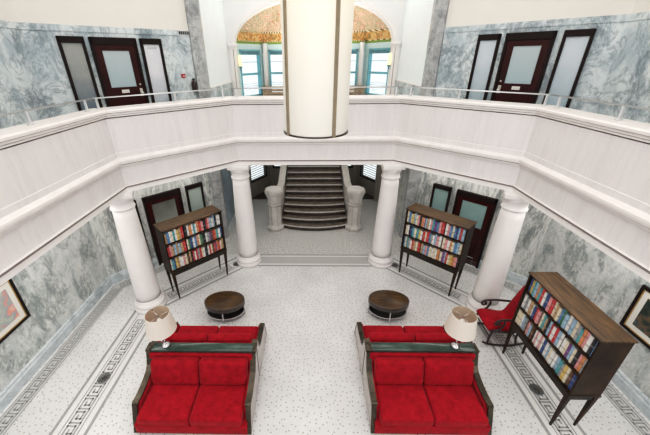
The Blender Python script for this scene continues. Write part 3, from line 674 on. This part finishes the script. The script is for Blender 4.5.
# ------------------------------------------------------------------ sofas
SW = 1.76
def cushion(x0, x1, y0, y1, z0, z1, bev, mat=None):
    b = MB(); b.box((x0, y0, z0), (x1, y1, z1), M['velvet'], mat, bev, 4)
    return b
def sofa(x, y, rotz, label, rail):
    t = thing('sofa', label, 'sofa', (x, y, 0), rotz, 'red velvet sofas set back to back')
    h = SW/2; D_ = .88 if rail else .79; e = D_-.88
    b = MB(); b.box((-h+.05, -D_-.03, .025), (h-.05, -.04, .22), M['velvet'], bev=.012); b.build('base', t)
    for sx in (-1, 1):
        for yy in (-D_+.07, -.12):
            b = MB(); b.taper((sx*(h-.10), yy, 0), (.022, .022), (sx*(h-.10), yy, .06), (.03, .03), M['black']); b.build('foot', t)
    b = MB(); b.box((-h+.05, -.155, .2), (h-.05, -.045, .80 if rail else .72), M['velvet'], bev=.015); b.build('back_panel', t)
    iw = h-.115
    for sx in (-1, 1):
        x0, x1 = sorted((sx*.004, sx*iw))
        o = cushion(x0, x1, -D_-.045, -.20, .22, .40, .045); ob = o.build('seat_cushion', t)
        b = MB(); b.box((x0+.03, -D_-.048, .268), (x1-.03, -D_-.04, .276), M['piping'], bev=.003, seg=1); b.box((x0+.03, -D_-.048, .352), (x1-.03, -D_-.04, .358), M['piping'], bev=.003, seg=1); b.build('piping', ob)
        mt = Matrix.Translation((0, -.40, .43)) @ Matrix.Rotation(radians(-17), 4, 'X')
        o = cushion(x0, x1, .0, .17, -.03, .385, .055, mt); o.build('back_cushion', t)
    prof = [(-.02, .03), (-.02, .80), (-.11, .82), (-.150, .70), (-.19, .60), (-.26, .535), (-.36, .50), (-.46+e/2, .478), (-.56+e/2, .465), (-.66+e, .462), (-.72+e, .466), (-.745+e, .455), (-.775+e, .36), (-.82+e, .24), (-.855+e, .12), (-.895+e, .02)]
    for sx in (-1, 1):
        b = MB(); b.prism(prof, sx*h, sx*(h-.03), M['side_panel'])
        ob = b.build('arm', t)
        b = MB(); top = prof[1:12]
        for i in range(len(top)-1):
            (ya, za), (yb, zb) = top[i], top[i+1]
            V = [b.bm.verts.new(p) for p in [(sx*(h+.004), ya, za-.03), (sx*(h-.085), ya, za-.03), (sx*(h-.085), yb, zb-.03), (sx*(h+.004), yb, zb-.03), (sx*(h+.004), ya, za+.008), (sx*(h-.085), ya, za+.008), (sx*(h-.085), yb, zb+.008), (sx*(h+.004), yb, zb+.008)]]
            for f_ in ((0, 1, 2, 3), (4, 5, 6, 7), (0, 1, 5, 4), (1, 2, 6, 5), (2, 3, 7, 6), (3, 0, 4, 7)): b.face([V[j] for j in f_], M['bronze'])
        for (ya, za), (yb, zb) in zip(prof[11:15], prof[12:16]):
            V = [b.bm.verts.new(p) for p in [(sx*(h+.004), ya+.02, za), (sx*(h-.07), ya+.02, za), (sx*(h-.07), yb+.02, zb), (sx*(h+.004), yb+.02, zb), (sx*(h+.004), ya-.006, za), (sx*(h-.07), ya-.006, za), (sx*(h-.07), yb-.006, zb), (sx*(h+.004), yb-.006, zb)]]
            for f_ in ((0, 1, 2, 3), (4, 5, 6, 7), (0, 1, 5, 4), (1, 2, 6, 5), (2, 3, 7, 6), (3, 0, 4, 7)): b.face([V[j] for j in f_], M['bronze'])
        b.build('arm_cap', ob)
        b = MB(); b.prism([(yy+.004, zz-.02) for yy, zz in prof[1:11]]+[(-.80+e, .2), (-.02, .2)], sx*(h-.03), sx*(h-.11), M['velvet']); b.build('inner_arm_pad', ob)
    if rail:
        b = MB(); b.box((-h-.01, -.115, .80), (h+.01, .045, .85), M['green_rail'], bev=.006, seg=2); rl = b.build('top_rail', t); rl['label'] = 'dark green lacquered top rail'
        for q0, q1 in ((-h-.012, -h+.09), (h-.05, h+.012)):
            b = MB(); b.box((q0, -.118, .798), (q1, .048, .852), M['bronze'], bev=.006, seg=2); b.build('rail_end', rl)
SXL, SXR = -1.885, 1.655
sofa(SXL, 3.585, 0, 'near red velvet two-seat sofa with a dark green rail, on the left', True)
sofa(SXR, 3.63, 0, 'near red velvet two-seat sofa with a dark green rail, on the right', True)
sofa(SXL, 3.615, pi, 'far red velvet sofa behind the left rail, facing the left oval table', False)
sofa(SXR, 3.66, pi, 'far red velvet sofa behind the right rail, facing the right oval table', False)

# ------------------------------------------------------------------ table lamps on the rails
def table_lamp(x, y, label):
    t = thing('table_lamp', label, 'table lamp', (x, y, .852), 0, 'cream shaded lamps on the sofa rails')
    b = MB(); b.lathe([(.062, 0), (.07, .01), (.068, .02), (.05, .035), (.03, .05), (.018, .06)], M['chrome'], 24); b.build('base', t)
    b = MB(); b.lathe([(.016, .05), (.02, .09), (.012, .12), (.012, .48)], M['chrome'], 14); b.build('stem', t)
    b = MB(); b.lathe([(.03, .46), (.045, .50), (.042, .54), (.02, .57), (0, .575)], M['bulb'], 18); b.build('bulb', t)
    b = MB(); b.lathe([(.225, .35), (.178, .675)], M['shade'], 48, close=False); b.lathe([(.222, .352), (.175, .673)], M['shade_in'], 48, close=False)
    b.lathe([(.226, .346), (.226, .358), (.221, .358)], M['shade'], 48, close=False); b.lathe([(.18, .667), (.18, .679), (.174, .679)], M['shade'], 48, close=False); sh = b.build('shade', t)
    b = MB(); a = .176
    for k in range(3): q = 2*pi*k/3+.4; b.tube([(.01*cos(q), .01*sin(q), .64), (a*cos(q), a*sin(q), .667)], .004, M['chrome'], 5)
    b.lathe([(0, .60), (.014, .62), (.012, .65), (0, .665)], M['chrome'], 10); b.build('harp', sh)
table_lamp(-2.475, 3.57, 'cream drum-shade lamp standing on the left sofa rail')
table_lamp(2.20, 3.61, 'cream drum-shade lamp standing on the right sofa rail')

# ------------------------------------------------------------------ round coffee tables
def ov(b):
    for v in b.bm.verts: v.co.y *= .70
    return b
def coffee_table(x, y, rz, label):
    t = thing('coffee_table', label, 'coffee table', (x, y, 0), rz, 'oval dark coffee tables')
    R_ = .425
    b = MB(); b.lathe([(R_-.02, .375), (R_-.02, .405), (R_-.035, .41), (0, .41)], M['walnut'], 56); ov(b).build('table_top', t)
    b = MB(); b.lathe([(R_-.03, .30), (R_, .30), (R_, .405), (R_-.018, .412), (R_-.022, .405)], M['rim'], 56, close=False); b.lathe([(0, .31), (R_-.03, .305)], M['black'], 56, close=False); ov(b).build('rim', t)
    b = MB(); b.lathe([(0, .10), (R_-.05, .10), (R_-.03, .105), (R_-.03, .13), (R_-.045, .13), (R_-.05, .12), (0, .12)], M['black'], 56); b.lathe([(R_-.03, .10), (R_-.022, .115), (R_-.03, .13)], M['chrome'], 56, close=False); ov(b).build('lower_shelf', t)
    for k in range(4):
        a = k*pi/2; b = MB(); px, py = (R_-.022)*cos(a), .70*(R_-.022)*sin(a); b.box((px-.013, py-.013, 0), (px+.013, py+.013, .31), M['chrome'], None, .004, 1); b.build('leg', t)
coffee_table(-1.955, 5.145, radians(2), 'oval dark wood coffee table behind the left sofas')
coffee_table(1.555, 5.21, radians(-3), 'oval dark wood coffee table behind the right sofas')

# ------------------------------------------------------------------ bookcases
BW, BD = 1.40, .42
SH = [.80, 1.145, 1.485]          # shelf tops
BX = [(-BW/2+.029, -.2335), (-.2215, .2265), (.2385, BW/2-.029)]
def bookcase(x, y, rz, label):
    t = thing('bookcase', label, 'bookcase', (x, y, 0), rz, 'dark wood bookcases on legs')
    h, d = BW/2, BD/2
    b = MB(); b.box((-h-.015, -d-.02, 1.815), (h+.015, d+.02, 1.84), M['case_top'], bev=.004, seg=1); b.build('top', t)
    for s in (-1, 1):
        b = MB(); b.box((s*h, -d, .77), (s*(h-.025), d, 1.815), M['case_wood']); b.build('side_panel', t)
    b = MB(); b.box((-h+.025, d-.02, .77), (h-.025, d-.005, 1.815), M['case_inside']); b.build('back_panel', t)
    for z in SH:
        b = MB(); b.box((-h+.025, -d+.006, z-.025), (h-.025, d-.02, z), M['case_wood']); b.build('shelf', t)
    for xx in (-.2275, .2325):
        b = MB(); b.box((xx-.004, -d+.05, .80), (xx+.004, d-.02, 1.815), M['case_wood']); b.build('divider', t)
    b = MB(); b.box((-h-.01, -d-.012, .755), (h+.01, d+.012, .778), M['case_apron'], bev=.003, seg=1); b.box((-h+.02, -d+.01, .655), (h-.02, d-.01, .755), M['case_apron'])
    ap = b.build('apron', t)
    for k in range(3):
        b = MB(); w = (BW-.08)/3; b.box((-h+.04+k*w+.006, -d+.002, .668), (-h+.04+(k+1)*w-.006, -d+.01, .748), M['case_apron'], bev=.002, seg=1); b.build('apron_panel', ap)
    for sx in (-1, 1):
        for sy in (-1, 1):
            b = MB(); b.taper((sx*(h-.055), sy*(d-.03), 0), (.012, .012), (sx*(h-.035), sy*(d-.025), .76), (.035, .026), M['case_wood']); b.build('leg', t)
    return t
CASES = [((-2.853, 6.233), radians(45), 'left bookcase', 'dark bookcase full of books in front of the doors at left'),
         ((2.793, 6.363), radians(-45), 'middle bookcase', 'dark bookcase full of books in front of the red door at right'),
         ((3.69, 3.55), radians(-90), 'near right bookcase', 'large near dark bookcase full of books by the right wall')]
PAL = [('white', (.80, .79, .76)), ('cream', (.74, .67, .53)), ('red', (.54, .06, .06)), ('dark blue', (.05, .09, .24)), ('blue', (.12, .26, .46)), ('teal', (.10, .36, .40)),
       ('orange', (.64, .30, .14)), ('pink', (.70, .36, .36)), ('black', (.03, .03, .035)), ('pale blue', (.36, .50, .62)), ('tan', (.50, .35, .21)), ('grey', (.36, .37, .38)),
       ('green', (.08, .22, .12)), ('yellow', (.66, .50, .18)), ('purple', (.20, .09, .25)), ('brown', (.15, .075, .04))]
PW = [18, 15, 8, 3, 4, 4, 5, 9, 4, 9, 6, 5, 2, 2, 2, 3]
BM_ = {}
def spine_mat(n, c):
    m, nt, b = new_mat('cover_'+n.replace(' ', '_')); tc = nt.nodes.new('ShaderNodeTexCoord'); oi = nt.nodes.new('ShaderNodeObjectInfo')
    sx = nt.nodes.new('ShaderNodeSeparateXYZ'); nt.links.new(tc.outputs['Generated'], sx.inputs[0])
    # a title block on the spine, its height different for each book
    p = math_n(nt, 'ADD', sx.outputs['Z'], math_n(nt, 'MULTIPLY', oi.outputs['Random'], .35))
    r = nt.nodes.new('ShaderNodeValToRGB'); r.color_ramp.interpolation = 'CONSTANT'; e = r.color_ramp.elements; lum = sum(c)/3
    alt = tuple(min(1, x*.7+.14) for x in c) if lum < .3 else tuple(x*.68 for x in c)
    e[0].position = 0; e[0].color = col4(c); e[1].position = .62; e[1].color = col4(alt)
    q = e.new(.74); q.color = col4(c); q = e.new(.28); q.color = col4(alt); q = e.new(.31); q.color = col4(c)
    nt.links.new(p, r.inputs['Fac']); nt.links.new(r.outputs['Color'], b.inputs['Base Color']); setp(b, Roughness=.45); return m
for n, c in PAL: BM_[n] = spine_mat(n, c)
def book_mesh(n, th, h, d):
    """spine at local -y, standing on z=0"""
    b = MB(); m = BM_[n]; k = .004
    b.box((-th/2, 0, 0), (-th/2+k, d, h), m); b.box((th/2-k, 0, 0), (th/2, d, h), m)
    b.prism([(-th/2, 0), (-th/2+k*.8, -.006), (0, -.009), (th/2-k*.8, -.006), (th/2, 0), (th/2-k, .004), (-th/2+k, .004)], 0, h, m, 'z')
    b.box((-th/2+k, .004, .004), (th/2-k, d-.006, h-.005), M['pages'])
    bmesh.ops.recalc_face_normals(b.bm, faces=list(b.bm.faces)); me = bpy.data.meshes.new('book'); b.bm.to_mesh(me); b.bm.free()
    for x in b.mats: me.materials.append(x)
    return me
ORD = ['first', 'second', 'third', 'fourth', 'fifth', 'sixth', 'seventh', 'eighth', 'ninth', 'tenth', 'eleventh', 'twelfth', 'thirteenth', 'fourteenth']
BAYN = ['left', 'middle', 'right']; SHN = ['bottom', 'middle', 'top']
for (cx, cy), rz, cname, clab in CASES:
    bookcase(cx, cy, rz, clab)
    Rz = Matrix.Translation((cx, cy, 0)) @ Matrix.Rotation(rz, 4, 'Z')
    for si, z in enumerate(SH):
        for bi, (x0, x1) in enumerate(BX):
            lst = []; x = x0+.001; lim = x1-.001
            while True:
                th = random.uniform(.034, .056)
                if lim-x < .03: break
                if x+th > lim-.03: th = min(lim-x, .058)
                nm = random.choices([p[0] for p in PAL], PW)[0]
                if lst and lst[-1][0] == nm: nm = random.choices([p[0] for p in PAL], PW)[0]
                lst.append((nm, x+th/2, th, random.uniform(.235, .296), random.uniform(.14, .19))); x += th+random.uniform(.0008, .004)
            for i, (nm, bx, th, hh, dd) in enumerate(lst):
                o = bpy.data.objects.new('book', book_mesh(nm, th, hh, dd)); C.objects.link(o)
                o.matrix_world = Rz @ Matrix.Translation((bx, -BD/2+.035+random.uniform(0, .02), z+.0005))
                tag(o, '%s book, %s from left, %s shelf, %s bay, %s' % (nm, ORD[i], SHN[si], BAYN[bi], cname), 'book', 'books on the %s shelf of the %s' % (SHN[si], cname))

# ------------------------------------------------------------------ rocking chair
t = thing('rocking_chair', 'red upholstered rocking chair with dark scrolled arms beside the near right bookcase', 'rocking chair', (3.57, 4.64, 0), radians(-92))
def smooth_pts(pts, k=6):
    out = []; P = [Vector(p) for p in pts]
    for i in range(len(P)-1):
        p0, p1, p2, p3 = P[max(i-1, 0)], P[i], P[i+1], P[min(i+2, len(P)-1)]
        for j in range(k):
            u = j/k; out.append(.5*((2*p1)+(p2-p0)*u+(2*p0-5*p1+4*p2-p3)*u*u+(3*p1-p0-3*p2+p3)*u**3))
    return out+[P[-1]]
cl = smooth_pts([(0, -.30, .37), (0, -.24, .425), (0, -.08, .41), (0, .10, .38), (0, .20, .41), (0, .27, .54), (0, .34, .76), (0, .43, 1.02), (0, .455, 1.06)], 5)
b = MB(); rows = []; n = len(cl)
for i, p in enumerate(cl):
    dd = (cl[min(i+1, n-1)]-cl[max(i-1, 0)]).normalized(); nr = Vector((0, -dd.z, dd.y))
    hw = .25; th = .05
    if i > n-6: hw = .25-.02*(i-n+6)/5
    ring = []
    for (u, v) in ((-1, -.6), (-.94, -1), (.94, -1), (1, -.6), (1, .6), (.92, 1), (0, 1.18), (-.92, 1), (-1, .6)): ring.append(b.bm.verts.new(p+Vector((u*hw, 0, 0))+nr*v*th))
    rows.append(ring)
for i in range(n-1):
    for k in range(9): b.face([rows[i][k], rows[i][(k+1) % 9], rows[i+1][(k+1) % 9], rows[i+1][k]], M['velvet'], True)
b.face(rows[0][::-1], M['velvet']); b.face(rows[-1], M['velvet']); b.build('upholstered_seat', t)
for s in (-1, 1):
    X = s*.275
    arm = smooth_pts([(X, .29, .64), (X, .12, .655), (X, -.06, .66), (X, -.19, .64), (X, -.245, .585), (X, -.22, .535), (X, -.17, .55), (X, -.175, .595), (X, -.20, .595)], 5)
    b = MB(); b.tube(arm, .021, M['rocker_wood'], 8); b.build('arm', t)
    b = MB(); b.tube(smooth_pts([(X, -.10, .65), (X, -.08, .56), (X, -.13, .44), (X, -.21, .38)], 5), .019, M['rocker_wood'], 8); b.build('arm_support', t)
    rk = smooth_pts([(X, -.36, .09), (X, -.25, .045), (X, -.05, .018), (X, .18, .025), (X, .40, .09), (X, .50, .15)], 6)
    b = MB(); b.tube(rk, .02, M['rocker_wood'], 8); b.build('rocker', t)
    for yy, yb in ((-.24, -.27), (.22, .26)):
        b = MB(); b.tube(smooth_pts([(X, yy, .40), (X, (yy+yb)/2-.02, .22), (X, yb, .04)], 5), .02, M['rocker_wood'], 8); b.build('leg', t)
    b = MB(); b.tube([(X*.97, -.28, .37), (X*.97, .1, .34), (X*.97, .24, .40), (X*.97, .40, .90)], .022, M['rocker_wood'], 8); b.build('seat_frame', t)
b = MB(); b.tube([(-.27, -.25, .2), (.27, -.25, .2)], .013, M['rocker_wood'], 8); b.build('stretcher', t)
b = MB(); b.tube([(-.27, .24, .2), (.27, .24, .2)], .013, M['rocker_wood'], 8); b.build('stretcher', t)

# ------------------------------------------------------------------ pictures
def picture(x, y0, y1, z0, z1, s, art, label):
    t = thing('framed_picture', label, 'picture', (x, (y0+y1)/2, (z0+z1)/2), 0)
    hy, hz = (y1-y0)/2, (z1-z0)/2; f = .05; e = -s
    b = MB()
    for a, c in (((-hy, -hz), (hy, -hz+f)), ((-hy, hz-f), (hy, hz)), ((-hy, -hz+f), (-hy+f, hz-f)), ((hy-f, -hz+f), (hy, hz-f))): b.box((0, a[0], a[1]), (e*.04, c[0], c[1]), M['frame_dark'], bev=.004, seg=1)
    fr = b.build('frame', t)
    g = .012; b = MB(); i0, i1 = hy-f, hz-f
    for a, c in (((-i0, -i1), (i0, -i1+g)), ((-i0, i1-g), (i0, i1)), ((-i0, -i1+g), (-i0+g, i1-g)), ((i0-g, -i1+g), (i0, i1-g))): b.box((0, a[0], a[1]), (e*.032, c[0], c[1]), M['gold'])
    b.build('gilt_edge', fr)
    b = MB(); b.box((e*.002, -i0+g, -i1+g), (e*.02, i0-g, i1-g), M['mat_white']); b.build('mat', t)
    b = MB(); q = .10; b.box((e*.019, -i0+q, -i1+q), (e*.023, i0-q, i1-q), art); b.build('print', t)
picture(-XL+.002, 2.85, 4.06, .99, 1.86, -1, M['art_left'], 'framed coral and grey abstract print on the left wall')
picture(XL-.002, 2.85, 4.0, .97, 1.80, 1, M['art_right'], 'framed dark print with white mat on the right wall')

# ------------------------------------------------------------------ lights, world, camera
def area(name, loc, rot, sx, sy, power, color=(1, 1, 1)):
    l = bpy.data.lights.new(name, 'AREA'); l.shape = 'RECTANGLE'; l.size = sx; l.size_y = sy; l.energy = power; l.color = color
    o = bpy.data.objects.new(name, l); o.location = loc; o.rotation_euler = rot; C.objects.link(o); return o
area('ceiling_fill', (0, 2.8, CEIL-.1), (0, 0, 0), 6.5, 8.5, 285, (1, .97, .94))  # added area light out of view, standing in for a skylight
for s in (-1, 1):
    area('gallery_fill', (s*4.3, 2.5, 2.93), (0, 0, 0), .8, 6, 48, (1, .97, .93))  # added fill under the side soffit, no fixture there
    area('gallery_fill', (s*3.2, 7.0, 2.93), (0, 0, radians(-45*s)), 2.2, .7, 20, (1, .96, .9))  # added fill under the diagonal soffit, no fixture there
area('stair_hall_fill', (0, 9.6, 2.93), (0, 0, 0), 3.5, 2, 24, (1, .95, .88))  # added fill to brighten the stair hall
area('corridor_fill', (0, 9.9, CEIL-.15), (0, 0, 0), 4.5, 2, 60, (1, .98, .96))  # added fill to brighten the white corridor and arch walls
area('bay_fill', (0, 11.9, 5.2), (pi, 0, 0), 2.5, .8, 40, (1, .95, .88))  # added upward fill to brighten the vault
w = bpy.data.worlds.new('daylight'); bpy.context.scene.world = w; w.use_nodes = True
bg = w.node_tree.nodes['Background']; sky = w.node_tree.nodes.new('ShaderNodeTexSky'); sky.sky_type = 'PREETHAM' if False else 'HOSEK_WILKIE'; sky.turbidity = 8; sky.sun_direction = (0.2, -.5, .8)
mx = w.node_tree.nodes.new('ShaderNodeMix'); mx.data_type = 'RGBA'; mx.inputs[0].default_value = .92
w.node_tree.links.new(sky.outputs[0], mx.inputs[6]); mx.inputs[7].default_value = (1, 1, 1, 1); w.node_tree.links.new(mx.outputs[2], bg.inputs['Color']); bg.inputs['Strength'].default_value = 1.3  # near-white world, also used as fill through the hall's open rear

cam = bpy.data.cameras.new('camera'); co = bpy.data.objects.new('camera', cam); C.objects.link(co)
pitch, yaw, roll = radians(26.628), radians(-1.47), radians(-.625)
f = Vector((sin(yaw)*cos(pitch), cos(yaw)*cos(pitch), -sin(pitch))); r = Vector((cos(yaw), -sin(yaw), 0)); u = r.cross(f)
r2 = r*cos(roll)+u*sin(roll); u2 = -r*sin(roll)+u*cos(roll)
mw = Matrix(((r2.x, u2.x, -f.x, -.147), (r2.y, u2.y, -f.y, 0), (r2.z, u2.z, -f.z, 5.0), (0, 0, 0, 1))); co.matrix_world = mw
cam.sensor_width = 36; cam.lens = 313.123/650*36; cam.shift_x = (325-301.875)/650; cam.shift_y = -(217.5-215.892)/650; cam.clip_start = .05
bpy.context.scene.camera = co
sc = bpy.context.scene; sc.view_settings.view_transform = 'Standard'; sc.view_settings.look = 'None'; sc.view_settings.exposure = 0; sc.view_settings.gamma = 1
sc.view_settings.use_curve_mapping = True
cm = sc.view_settings.curve_mapping; cu = cm.curves[3]
cu.points.new(.10, .075); cu.points.new(.55, .58); cm.update()
sc.cycles.max_bounces = 8; sc.cycles.diffuse_bounces = 5; sc.cycles.glossy_bounces = 3; sc.cycles.use_denoising = True
